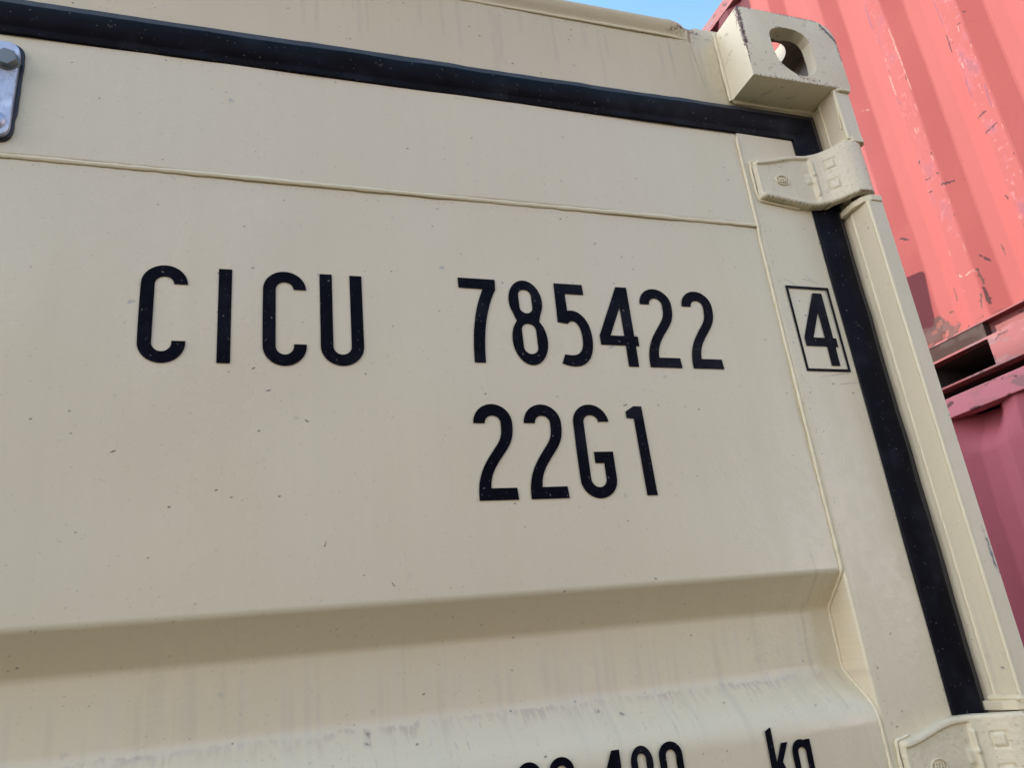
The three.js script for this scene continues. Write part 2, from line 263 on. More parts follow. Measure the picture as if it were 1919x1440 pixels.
function bead(path, r, seed, flatten = 1) { // a weld run: lumpy tube along a list of [x, y, z]
  const pts = dense(path, 0.006).map((p, i) => new THREE.Vector3(p[0] + 0.00022 * noise(i * 0.6, 1, seed), p[1] + 0.00022 * noise(i * 0.6, 5, seed), p[2]));
  const curve = new THREE.CatmullRomCurve3(pts), L = curve.getLength(), n = Math.max(8, Math.round(L / 0.003)), g = new THREE.TubeGeometry(curve, n, r, 8);
  const P = g.attributes.position, c = new THREE.Vector3();
  for (let i = 0; i <= n; i++) { curve.getPointAt(i / n, c); const s = 1 + 0.16 * noise(i * 0.33, 2, seed + 3) + 0.07 * noise(i * 1.1, 9, seed); for (let j = 0; j <= 8; j++) { const q = i * 9 + j; P.setXYZ(q, c.x + (P.getX(q) - c.x) * s, c.y + (P.getY(q) - c.y) * s, c.z + (P.getZ(q) - c.z) * s * flatten); } }
  g.computeVertexNormals(); return planar(g);
}
function wedge(pts, x0, x1) { // prism along x, pts [y, z] counter-clockwise
  const s = new THREE.Shape(pts.map(([y, z]) => new THREE.Vector2(z, y))), g = new THREE.ExtrudeGeometry(s, { depth: x1 - x0, bevelEnabled: false });
  g.rotateY(-Math.PI / 2); g.scale(-1, 1, 1); // z -> x
  const P = g.attributes.position; for (let i = 0; i < P.count; i++) { const x = P.getX(i); P.setX(i, x); }
  return g;
}
function prism(pts, y0, y1) { // upright prism, pts [x, z]
  const s = new THREE.Shape(pts.map(([x, z]) => new THREE.Vector2(x, -z))), g = new THREE.ExtrudeGeometry(s, { depth: y1 - y0, bevelEnabled: true, bevelSize: 0.0012, bevelThickness: 0.0012, bevelSegments: 2, bevelOffset: -0.0012 });
  return g.rotateX(-Math.PI / 2).translate(0, y0, 0);
}

// ---------------------------------------------------------------- the ground
{
  const p = new Paint(512, 0, 0, 4, 4, [0.064, 0.06, 0.036]);
  p.each((x, y, put, mul) => mul(1 + 0.3 * fbm(x * 2, y * 2, 201, 4) + 0.25 * noise(x * 40, y * 40, 205)));
  const t = p.texture(); t.repeat.set(20, 20);
  const g = new THREE.Mesh(new THREE.PlaneGeometry(80, 80).rotateX(-Math.PI / 2), S({ map: t, roughness: 0.95 }));
  g.name = 'ground'; g.userData = { kind: 'structure' }; g.receiveShadow = true; scene.add(g);
}

// ---------------------------------------------------------------- the cream container
const XL = -1.641, XR = 0.797, LEN = 6.058;
const can = thing('shipping_container', (XL + XR) / 2, 0, -LEN / 2, 'cream shipping container with black lettering on its closed doors, filling the foreground', 'container');

// body behind the doors
part('floor', box(XL + 0.02, XR - 0.02, 0.14 - EYE, 0.18 - EYE, -LEN + 0.03, -0.06), matPlain, can);
part('side_wall', box(XR - 0.045, XR - 0.012, 0.18 - EYE, 0.80, -LEN + 0.02, -0.13), matPlain, can);
part('side_wall', box(XL + 0.012, XL + 0.045, 0.18 - EYE, 0.80, -LEN + 0.02, -0.13), matPlain, can);
part('roof', box(XL + 0.02, XR - 0.02, 0.802, 0.828, -LEN + 0.02, -0.07), matPlain, can);
part('end_wall', box(XL + 0.05, XR - 0.05, 0.185 - EYE, 0.798, -LEN, -LEN + 0.03), matPlain, can);

// head of the door frame with its rain gutter
{
  // the gutter is a flange rolled outwards that runs out, bent and rusty, short of the casting
  const xs = [...range(XL + 0.16, 0.5, 44), ...range(0.503, 0.642, 60)], rows = fillet([[0.700, -0.006], [0.716, -0.001], [0.826, 0, 0], [0.8345, 0.0045, 0.5], [0.8435, 0.0125, 1], [0.8465, 0.0125, 1], [0.8465, 0.0085, 1], [0.839, -0.004, 1], [0.838, -0.08, 1]], 0.002, 3);
  const P = [], I = [], n = rows.length;
  for (const x of xs) for (const [y, z] of rows) {
    const out = smooth(0.606, 0.56, x), k = smooth(0.822, 0.843, y);
    P.push(x, y + k * (-0.0075 * Math.exp(-Math.pow((x - 0.584) / 0.013, 2)) + (1 - out) * 0.003 + 0.0011 * noise(x * 150, 1, 77) * smooth(0.52, 0.56, x)), (z > 0 ? z * lerp(0.12, 1, out) : z) + sheetWave(x, y, z) * 0.6);
  }
  for (let i = 0; i < xs.length - 1; i++) for (let j = 0; j < n - 1; j++) { const a = i * n + j, b = a + n; I.push(a, a + 1, b, b, a + 1, b + 1); }
  const face = new THREE.BufferGeometry(); face.setAttribute('position', new THREE.Float32BufferAttribute(P, 3)); face.setIndex(I); face.computeVertexNormals();
  const strip = sweep([[0.700, -0.006], [0.716, -0.001], [0.7245, 0]], range(0.6421, 0.7704, 6));
  const head = part('header_rail', [doorUV(toCreasedNormals(face.toNonIndexed(), 0.9)), doorUV(strip.toNonIndexed())], matDoor, can);
  part('weld_bead', bead([[XL + 0.2, 0.8275, 0.0010], [0.55, 0.8275, 0.0010], [0.588, 0.828, -0.001]], 0.0022, 301, 0.6), matWeld, head);
}
// corner casting
const CX = 0.635, CY = 0.724, CZ = 0.055, CW = 0.1618, CH = 0.1218, CD = 0.178;
{
  const o = new THREE.Shape(); const b = 0.0015;
  o.moveTo(b, b); o.lineTo(CW - 0.006, b); o.quadraticCurveTo(CW - b, b, CW - b, 0.006); o.lineTo(CW - b, 0.088);
  o.bezierCurveTo(CW - b, 0.104, 0.150, CH - b, 0.124, CH - b); o.lineTo(b + 0.002, CH - b); o.lineTo(b, CH - b - 0.002); o.closePath();
  const solid = new THREE.ExtrudeGeometry(o, { depth: CD - 2 * b, bevelEnabled: true, bevelSize: b, bevelThickness: b, bevelSegments: 2, curveSegments: 14 }).translate(CX, CY, CZ - CD + b);
  const ring = [[46, 82], [53, 90], [69, 95], [89, 95], [103, 89.5], [111, 78.5], [112.6, 62], [112.6, 44], [110.5, 30], [103.5, 19.5], [91, 12.3], [78, 11.8], [67, 16.5], [57, 24.5], [49, 36], [45.4, 55], [45, 70]].map(([x, y]) => new THREE.Vector3(CX + x / 1000, CY + y / 1000, 0));
  const hole = new THREE.Shape(new THREE.CatmullRomCurve3(ring, true).getPoints(90).map((p) => new THREE.Vector2(p.x, p.y)));
  const ev = new Evaluator(); ev.attributes = ['position', 'normal']; ev.useGroups = false;
  const br = (g) => { const m = new Brush(g.index ? g.toNonIndexed() : g); m.updateMatrixWorld(); return m; };
  let r = br(solid);
  r = ev.evaluate(r, br(new THREE.ExtrudeGeometry(hole, { depth: 0.06, bevelEnabled: false }).translate(0, 0, CZ - 0.04)), SUBTRACTION);
  r = ev.evaluate(r, br(box(CX + 0.022, CX + CW - 0.026, CY + 0.02, CY + CH - 0.026, CZ - CD + 0.03, CZ - 0.0175, 0.006)), SUBTRACTION);
  const slot = new THREE.Shape(); slot.absarc(0, 0.0305, 0.0318, 0, Math.PI); slot.absarc(0, -0.0305, 0.0318, Math.PI, 2 * Math.PI); slot.closePath();
  r = ev.evaluate(r, br(new THREE.ExtrudeGeometry(slot, { depth: 0.08, bevelEnabled: false, curveSegments: 18 }).rotateX(-Math.PI / 2).translate(CX + 0.08, CY + 0.07, CZ - 0.089)), SUBTRACTION);
  const side = new THREE.Shape(); side.absellipse(0, 0, 0.0318, 0.0395, 0, 2 * Math.PI);
  r = ev.evaluate(r, br(new THREE.ExtrudeGeometry(side, { depth: 0.06, bevelEnabled: false, curveSegments: 24 }).rotateY(Math.PI / 2).translate(CX + CW - 0.05, CY + 0.055, CZ - 0.089)), SUBTRACTION);
  let g = r.geometry; g = toCreasedNormals(g.index ? g.toNonIndexed() : g, 0.5);
  // atlas: the end face on the left half, the flank on the right half, the rest below
  const P = g.attributes.position, N = g.attributes.normal, uv = new Float32Array(P.count * 2);
  for (let i = 0; i < P.count; i += 3) {
    const nx = (N.getX(i) + N.getX(i + 1) + N.getX(i + 2)) / 3, nz = (N.getZ(i) + N.getZ(i + 1) + N.getZ(i + 2)) / 3;
    const mid = (f) => (f(i) + f(i + 1) + f(i + 2)) / 3, mx = mid((q) => P.getX(q)) - CX, my = mid((q) => P.getY(q)) - CY, mz = mid((q) => P.getZ(q)) - CZ;
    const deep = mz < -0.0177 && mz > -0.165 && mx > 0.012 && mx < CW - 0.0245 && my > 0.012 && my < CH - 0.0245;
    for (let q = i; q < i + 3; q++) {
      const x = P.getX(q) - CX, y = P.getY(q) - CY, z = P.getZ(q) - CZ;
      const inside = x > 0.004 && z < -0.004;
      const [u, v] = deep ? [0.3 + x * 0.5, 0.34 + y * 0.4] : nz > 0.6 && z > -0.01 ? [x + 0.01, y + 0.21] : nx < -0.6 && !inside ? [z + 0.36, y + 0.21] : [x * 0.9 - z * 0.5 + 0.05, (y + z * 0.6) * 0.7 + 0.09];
      uv[q * 2] = u / 0.4; uv[q * 2 + 1] = v / 0.4;
    }
  }
  g.setAttribute('uv', new THREE.BufferAttribute(uv, 2));
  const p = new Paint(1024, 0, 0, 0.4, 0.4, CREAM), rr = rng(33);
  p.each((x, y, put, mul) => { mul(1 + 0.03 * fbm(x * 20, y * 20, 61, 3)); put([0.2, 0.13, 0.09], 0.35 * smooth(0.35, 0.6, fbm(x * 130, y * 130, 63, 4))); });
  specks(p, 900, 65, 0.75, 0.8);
  p.box(0.29, 0.335, 0.4, 0.4, (x, y, put) => put([0.10, 0.07, 0.055], 0.88 + 0.1 * noise(x * 200, y * 200, 69)));  // hollow of the casting: its shade is put into the colour as dark brown
  for (let i = 0; i < 2600; i++) p.spot(0.01 + CW * rr(), 0.21 + CH * rr(), 0.0003 + 0.0004 * rr(), 0.0003 + 0.0002 * rr(), rr() * 3, [0.26, 0.24, 0.25], 0.45 * rr());
  const rustEdge = (xa, ya, xb, yb, w, n, c) => { for (let i = 0; i < n; i++) { const t = rr(), s = (rr() + rr() + rr() - 1.5) * w; const L = Math.hypot(xb - xa, yb - ya), ux = (xb - xa) / L, uy = (yb - ya) / L; p.spot(lerp(xa, xb, t) - uy * s, lerp(ya, yb, t) + ux * s, 0.0004 + 0.0013 * rr() * rr(), 0.0004 + 0.0008 * rr(), rr() * 3, c, 0.5 + 0.5 * rr()); } };
  const fx = 0.01, fy = 0.21, deep = [0.085, 0.022, 0.012], dark = [0.03, 0.025, 0.03];
  rustEdge(fx + 0.0015, fy + 0.055, fx + 0.0015, fy + CH, 0.004, 520, deep); rustEdge(fx + 0.001, fy + 0.02, fx + 0.001, fy + 0.06, 0.0016, 70, deep);
  rustEdge(0.36 - 0.001, fy + 0.05, 0.36 - 0.001, fy + CH, 0.003, 320, deep); rustEdge(0.358, fy + 0.09, 0.358, fy + CH, 0.005, 90, deep);
  rustEdge(fx, fy + CH, fx + 0.13, fy + CH, 0.0018, 190, deep); rustEdge(fx + 0.07, fy + CH, fx + 0.135, fy + CH - 0.002, 0.002, 90, dark);
  rustEdge(fx + 0.14, fy + 0.115, fx + CW, fy + 0.085, 0.0024, 170, dark); rustEdge(fx + CW - 0.001, fy + 0.05, fx + CW - 0.001, fy + 0.09, 0.0022, 90, dark);
  rustEdge(fx + 0.005, fy + 0.001, fx + CW - 0.01, fy + 0.001, 0.0016, 90, [0.16, 0.08, 0.04]); rustEdge(fx + 0.075, fy + 0.009, fx + 0.11, fy + 0.006, 0.003, 50, [0.22, 0.12, 0.06]);
  rustEdge(fx + 0.05, fy + 0.03, fx + 0.078, fy + 0.0105, 0.0012, 50, deep); rustEdge(fx + 0.06, fy + 0.0945, fx + 0.095, fy + 0.094, 0.0012, 36, dark);
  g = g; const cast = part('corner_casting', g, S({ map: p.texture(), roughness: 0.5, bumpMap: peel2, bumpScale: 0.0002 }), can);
  part('weld_bead', bead([[CX - 0.001, 0.846, 0.001], [CX - 0.0015, 0.79, 0.002], [CX - 0.001, 0.723, 0.002]], 0.0033, 305, 0.7), matWeld, cast);
  part('weld_bead', bead([[CX, 0.7225, 0.002], [0.73, 0.7222, 0.002], [0.772, 0.7222, 0.003]], 0.0030, 306), matWeld, cast);
  part('weld_bead', bead([[0.768, 0.722, 0.046], [0.775, 0.722, 0.0535], [0.792, 0.722, 0.0535]], 0.003, 307), matWeld, cast);
}
// the other three castings on the roof's corners and four below, plainer and out of sight
for (const [x, z] of [[XL, CZ - CD], [XL, -LEN], [XR - 0.162, -LEN]]) part('corner_casting', box(x, x + 0.162, CY, CY + CH, z, z + CD, 0.006), matPlain, can);
for (const [x, z] of [[XL, CZ - CD], [XR - 0.162, CZ - CD], [XL, -LEN], [XR - 0.162, -LEN]]) part('corner_casting', box(x, x + 0.162, -EYE, 0.118 - EYE, z, z + CD, 0.006), matPlain, can);

// corner post: inner jamb and the thick outer bar that carries the hinges
const HY = [0.594, -0.1225];            // middle of each hinge in sight
{
  const jamb = box(0.7705, 0.7945, 0.118 - EYE, 0.7235, -0.125, 0.0185, 0.002);
  const post = part('corner_post', planar(jamb), matFit, can);
  const seg = (y0, y1, cut) => {
    const g = prism([[0.7678, 0.0188], [0.7678, 0.049], [0.7705, 0.0522], [0.791, 0.0522], [0.7945, 0.049], [0.7945, 0.0188]], y0, y1);
    return planar(g, 1 / DS, DX0, DY0);
  };
  const cuts = [[0.6385, 0.7235], [HY[1] + 0.048, 0.5425], [-0.55, HY[1] - 0.052]];
  for (const [a, b] of cuts) part('hinge_bar', seg(a, b), matDoor, post);
  part('weld_bead', bead([[0.7682, 0.722, 0.0190], [0.7682, 0.64, 0.0190]], 0.0016, 311), matWeld, post);
  part('weld_bead', bead([[0.7684, 0.54, 0.0190], [0.7682, 0.3, 0.0190], [0.7684, 0.1, 0.0190], [0.7682, HY[1] + 0.05, 0.0190]], 0.0019, 312), matWeld, post);
  part('weld_bead', bead([[0.7668, 0.66, 0.046], [0.7672, 0.715, 0.05]], 0.0012, 313), matWeld, post);
  // bright rolled edge of the bar
  for (const [a, b, s] of [[0.64, 0.7225, 1], [HY[1] + 0.05, 0.54, 2]]) part('bar_edge', planar(new THREE.CylinderGeometry(0.0026, 0.0026, b - a, 10).translate(0.7690, (a + b) / 2, 0.0502)), matWeld, post);
  // lugs above and below each hinge that hold its pin
  const lug = (y, t) => planar(prism([[0.7612, 0.006], [0.7600, 0.032], [0.7645, 0.0470], [0.7735, 0.0540], [0.7900, 0.0540], [0.7953, 0.0485], [0.7953, 0.006]], y, y + t));
  part('pin_lug', lug(0.6365, 0.006), matFit, post); part('pin_lug', lug(0.5425, 0.0065), matFit, post);
  part('pin_lug', lug(HY[1] + 0.0435, 0.0075), matFit, post); part('pin_lug', lug(HY[1] - 0.0555, 0.0075), matFit, post);
  part('weld_bead', [bead([[0.7650, HY[1] + 0.0545, 0.014], [0.7655, HY[1] + 0.0545, 0.03], [0.7675, HY[1] + 0.0535, 0.05], [0.79, HY[1] + 0.0525, 0.0545]], 0.0032, 316)], matWeld, post);

  part('corner_post', planar(box(XL + 0.002, XL + 0.03, 0.118 - EYE, 0.7235, -0.125, 0.05, 0.002)), matFit, can);
}

// ---------------------------------------------------------------- right-hand door
const STX = 0.628;                       // left edge of the stile
const recess = (c) => [[c + 0.060, -0.002, 0.0042], [c + 0.0245, -0.0385, 0.0046], [c - 0.0415, -0.040, 0.009], [c - 0.0805, -0.0012, 0.017]];
const R0 = 0.0184;
const profile = fillet([[0.523, -0.002], ...recess(R0), ...recess(R0 - 0.42), ...recess(R0 - 0.84), ...recess(R0 - 1.26), [0.16 - EYE, -0.002]], 0.0125, 10);
const panelProfile = [...dense(profile, 0.02)];
const panel = doorUV(sweep(panelProfile, [...range(-0.418, 0.585, 110), 0.59, 0.596, 0.602, 0.61, 0.618, STX - 0.0005]).toNonIndexed());
const door = part('door', panel, matDoor, can);
const doorBit = (name, g, m) => part(name, g, m, door, can);
{
  // frame of square tube round the sheet
  const rail = sweep(fillet([[0.5235, -0.030], [0.5235, 0.0002], [0.675, 0.0002], [0.675, -0.03]], 0.003, 4), range(-0.42, STX, 40)); doorBit('top_rail', doorUV(rail.toNonIndexed()), matDoor);
  const pr = fillet([[STX, -0.05], [STX, 0.0012], [0.7235, 0.0008], [0.7235, -0.04]], 0.0048, 6);
  const ys = range(0.16 - EYE, 0.675, 70), P = [], I = [];
  for (const y of ys) for (const [x, z] of pr) P.push(x + 0.0005 * noise(y * 9, x * 3, 131), y, z + 0.0005 * noise(x * 20, y * 9, 132));
  for (let i = 0; i < ys.length - 1; i++) for (let j = 0; j < pr.length - 1; j++) { const a = i * pr.length + j, b = a + pr.length; I.push(a, b, a + 1, b, b + 1, a + 1); }
  const stile = new THREE.BufferGeometry(); stile.setAttribute('position', new THREE.Float32BufferAttribute(P, 3)); stile.setIndex(I); stile.computeVertexNormals();
  doorBit('door_stile', doorUV(stile.toNonIndexed()), matDoor);
  // welds: sheet to stile, sheet to top rail
  const run = [[STX - 0.0005, 0.66, 0.0015], [STX - 0.0005, 0.523, 0.0005]]; for (const [y, z] of panelProfile.filter(([y]) => y < 0.51 && y > -0.5)) run.push([STX - 0.0008, y, z + 0.001]);
  doorBit('weld_bead', bead(run, 0.0021, 321), matWeld);
  doorBit('weld_bead', bead([[-0.4, 0.5225, -0.0008], [0, 0.5228, -0.0008], [0.3, 0.5222, -0.0006], [STX - 0.002, 0.5226, 0]], 0.0030, 322, 0.5), matWeld);
}
// rubber gasket: a flat tongue on the door, a fold, and a lip against the frame
{
  const sec = [[0, 0.0006], [0.0008, 0.0030], [0.0095, 0.0036], [0.0115, 0.0050], [0.0230, 0.0080], [0.0330, 0.0096], [0.0348, 0.0090], [0.0475, 0.0018]];
  const YI = 0.669, XI = 0.7222, all = fillet(sec, 0.0016, 3), cut = all.findIndex(([d]) => d > 0.0343);
  const stations = [...range(-0.42, 0.70, 60).map((x) => [x, 0]), [null, 'corner'], ...range(0.62, 0.16 - EYE, 80).map((y) => [null, y])];
  const run = (s2) => {
    const P = [], I = [], n = s2.length;
    for (const [x, y] of stations) for (const [d, z] of s2) {
      const w = y === 'corner' ? 0 : 0.0009 * noise((x ?? y) * 18, d * 60, 141) + 0.0006 * noise((x ?? y) * 60, d * 40, 143);
      if (x !== null) P.push(x, YI + d, z + w); else if (y === 'corner') P.push(XI + d, YI + d, z); else P.push(XI + d * 1.015, y, z + w);
    }
    for (let i = 0; i < stations.length - 1; i++) for (let j = 0; j < n - 1; j++) { const a = i * n + j, b = a + n; I.push(a, b, a + 1, b, b + 1, a + 1); }
    const g = new THREE.BufferGeometry(); g.setAttribute('position', new THREE.Float32BufferAttribute(P, 3)); g.setIndex(I);
    return planar(toCreasedNormals(g.toNonIndexed(), 0.4));
  };
  doorBit('door_gasket', run(all.slice(0, cut + 1)), matRubber);
  doorBit('gasket_lip', run(all.slice(cut)), matLip);
}

// ---------------------------------------------------------------- lettering
// glyph outlines in millimetres for a 101 mm tall stencil face
const arc = (cx, cy, rx, ry, a0, a1, n = 20) => range(a0, a1, n).map((t) => [cx + rx * Math.cos(t), cy + ry * Math.sin(t)]);
const bez = (p, q, r, s, n = 14) => range(0, 1, n).map((t) => [0, 1].map((k) => Math.pow(1 - t, 3) * p[k] + 3 * t * (1 - t) * (1 - t) * q[k] + 3 * t * t * (1 - t) * r[k] + t * t * t * s[k]));
const PI = Math.PI, loop = (x0, x1, y0, y1, n = 22) => { const r = (x1 - x0) / 2, c = (x0 + x1) / 2, k = Math.min(r, (y1 - y0) / 2); return [...arc(c, y1 - k, r, k, 0, PI, n), ...arc(c, y0 + k, r, k, PI, 2 * PI, n)]; };
const two = [[12.1, 80.3], [0, 80.3], ...arc(20.8, 80.3, 20.8, 20.7, PI, 0), ...bez([41.6, 78], [41.6, 62], [36, 55.5], [29.5, 47]), ...bez([29.5, 47], [20, 35], [13.4, 26], [13, 12.2]), [40.2, 12.2], [41, 0], [-0.2, 0], ...bez([-0.2, 6], [0.4, 28], [11, 41], [20, 53]), ...bez([20, 53], [27, 62], [29.2, 66], [29.2, 78]), ...arc(20.7, 80.3, 8.5, 8.3, 0, PI)];
const GLYPH = {
  C: { o: [[29.4, 81.7], [41.7, 81.7], ...arc(21, 81, 20.9, 20.5, 0.02, PI), ...bez([0.1, 81], [-0.2, 60], [-0.2, 40], [0.1, 19.5]), ...arc(21, 19.5, 20.9, 21, PI, 2 * PI), [41.9, 21.4], [29.7, 21.4], ...arc(21, 19.5, 8.7, 9.2, 2 * PI, PI), ...arc(21, 81, 8.7, 8.6, PI, 0)] },
  I: { o: [[0, 0], [12.3, 0], [12.3, 100.6], [0, 100.6]] },
  U: { o: [[0, 101.5], [0, 20.5], ...arc(21.4, 20.5, 21.4, 20.9, PI, 2 * PI), [42.8, 101.5], [30.4, 101.5], [30.4, 20.5], ...arc(21.4, 20.5, 9, 8.9, 2 * PI, PI), [12.4, 101.5]] },
  7: { o: [[0, 100.7], [0, 88.6], [27.3, 88.2], ...bez([27.3, 88.2], [17, 66], [11, 40], [10.5, 0]), [22.7, 0], ...bez([22.7, 0], [23.4, 38], [30, 66], [41.8, 88]), [42.4, 100.7]] },
  8: { o: [...arc(20.2, 75.5, 19.6, 26.4, -0.62, PI + 0.62, 30), ...arc(20.4, 28, 20.4, 29.6, PI - 0.88, 2 * PI + 0.88, 34)], h: [loop(12.4, 27.6, 60.6, 90.2), loop(12, 28.6, 11.4, 48)] },
  5: { o: [[0.6, 100.8], [-0.8, 51.6], [11.6, 50.2], ...bez([11.6, 50.2], [15, 56.5], [26.8, 56], [26.8, 33.5]), ...bez([26.8, 33.5], [26.8, 13], [17, 9.5], [3, 12.5]), [-1.8, 1.6], ...bez([-1.8, 1.6], [22, -8], [38.8, 4], [38.8, 33]), ...bez([38.8, 33], [38.8, 62], [22, 69.5], [12.6, 66.2]), [12.6, 88], [35.6, 88], [35.4, 100.8]] },
  4: { o: [[29.9, 100.8], [43.8, 100.8], [43.5, 37.6], [48, 37.6], [47.8, 25.6], [43.5, 25.6], [43.2, 0], [30.6, 0], [31, 26], [0.2, 26], [0, 37.4]], h: [[[31, 74.5], [13.7, 37.8], [31, 37.8]]] },
  2: { o: two },
  G: { o: [[28.9, 82.2], [41.2, 82.2], ...arc(20.8, 81, 20.7, 20.5, 0.06, PI), ...bez([0.1, 81], [-0.3, 60], [-0.3, 40], [0.1, 19.5]), ...arc(20.8, 19.5, 20.8, 21, PI, 2 * PI), [41.5, 48.5], [19.3, 48.5], [19.3, 36.2], [29.6, 36.2], [29.6, 20], ...arc(20.8, 19.5, 8.8, 9.2, 2 * PI, PI), ...arc(20.8, 81, 8.8, 8.6, PI, 0)] },
  1: { o: [[0, 94], [10.2, 100.2], [20.2, 100.2], [22.2, 0], [9.9, 0], [8.7, 86], [0, 86.5]] },
  0: { o: loop(0, 42, -1, 102), h: [loop(12.2, 29.8, 11, 90)] },
  3: { o: [[0, 80], ...arc(20.5, 80.5, 20.5, 20.7, PI, -0.5), ...bez([38.5, 70], [36, 58], [33, 55], [30, 52.5]), ...bez([34, 50], [42, 44], [42, 34], [42, 24]), ...arc(21, 21, 21, 22, 0.1, -PI), [12, 21], ...arc(21, 21, 8.8, 10, -PI, 0), ...bez([29.8, 30], [29.8, 44], [24, 46.5], [14, 46.5]), [14, 57.5], ...bez([24, 57.5], [28.8, 62], [28.8, 70], [28.8, 79]), ...arc(20.5, 80.5, 8.3, 8.6, 0, PI)] },
  k: { o: [[0, 96], [10, 101], [12, 101], [12, 45], [27, 75], [40, 75], [24, 46], [42, 0], [29, 0], [17, 34], [12, 25], [12, 0], [0, 0]] },
  g: { o: [[27, 75], [39, 75], [39, -6], ...arc(21, -8, 18, 17, 0, -PI, 14), [14, -9], ...arc(21, -9, 7, 5, -PI, 0, 8), [27.5, 3], ...arc(18, 20, 18, 20, -0.9, -PI, 12), [0, 55], ...arc(18, 56, 18, 20.5, PI, 0.62, 14)], h: [loop(11.5, 27.5, 11, 64)] },
};
function letter(ch, x, y, k = 1) {
  const { o, h = [] } = GLYPH[ch], v = ([a, b]) => new THREE.Vector2(x + a * 0.001 * k, y + b * 0.001 * k);
  const s = new THREE.Shape(o.map(v)); for (const q of h) s.holes.push(new THREE.Path(q.map(v)));
  const g = new THREE.ExtrudeGeometry(s, { depth: 0.0004, bevelEnabled: false, curveSegments: 1 });
  const big = g.index ? g.toNonIndexed() : g, P = big.attributes.position;
  return [big, P];
}
function lettering(text, k, base, z = -0.0022) {
  for (const [ch, x] of text) {
    const [g, P] = letter(ch, x, base, k); // follows the sheet
    for (let i = 0; i < P.count; i++) P.setZ(i, P.getZ(i) + z + sheetWave(P.getX(i), P.getY(i), 0) + 0.0008);
    g.computeVertexNormals(); doorBit('letter', planar(g), matInk);
  }
}
lettering([['C', -0.0974], ['I', -0.0276], ['C', 0.0140], ['U', 0.0694]], 1, 0.3119);
lettering([['7', 0.2165], ['8', 0.2719], ['5', 0.3284], ['4', 0.3768], ['2', 0.4350], ['2', 0.4911]], 1, 0.3181);
lettering([['2', 0.2192], ['2', 0.2738], ['G', 0.3295], ['1', 0.3938]], 1, 0.1703);
lettering([['3', 0.2296], ['0', 0.2602], ['4', 0.3052], ['8', 0.3402], ['0', 0.3697], ['k', 0.4868], ['g', 0.5135]], 0.575, -0.0668 - 0.058, -0.0010);
{ // boxed check digit on the stile
  const [g, P] = letter('4', 0.6549, 0.3247, 1); for (let i = 0; i < P.count; i++) P.setZ(i, P.getZ(i) + 0.0019); g.computeVertexNormals(); doorBit('letter', planar(g), matInk);
  const s = new THREE.Shape([[0.6460, 0.3168], [0.7118, 0.3168], [0.7118, 0.4345], [0.6460, 0.4345]].map((a) => new THREE.Vector2(...a)));
  s.holes.push(new THREE.Path([[0.6492, 0.3202], [0.7086, 0.3202], [0.7086, 0.4311], [0.6492, 0.4311]].map((a) => new THREE.Vector2(...a))));
  doorBit('digit_box', planar(new THREE.ExtrudeGeometry(s, { depth: 0.0004, bevelEnabled: false }).translate(0, 0, 0.0019)), matInk);
}

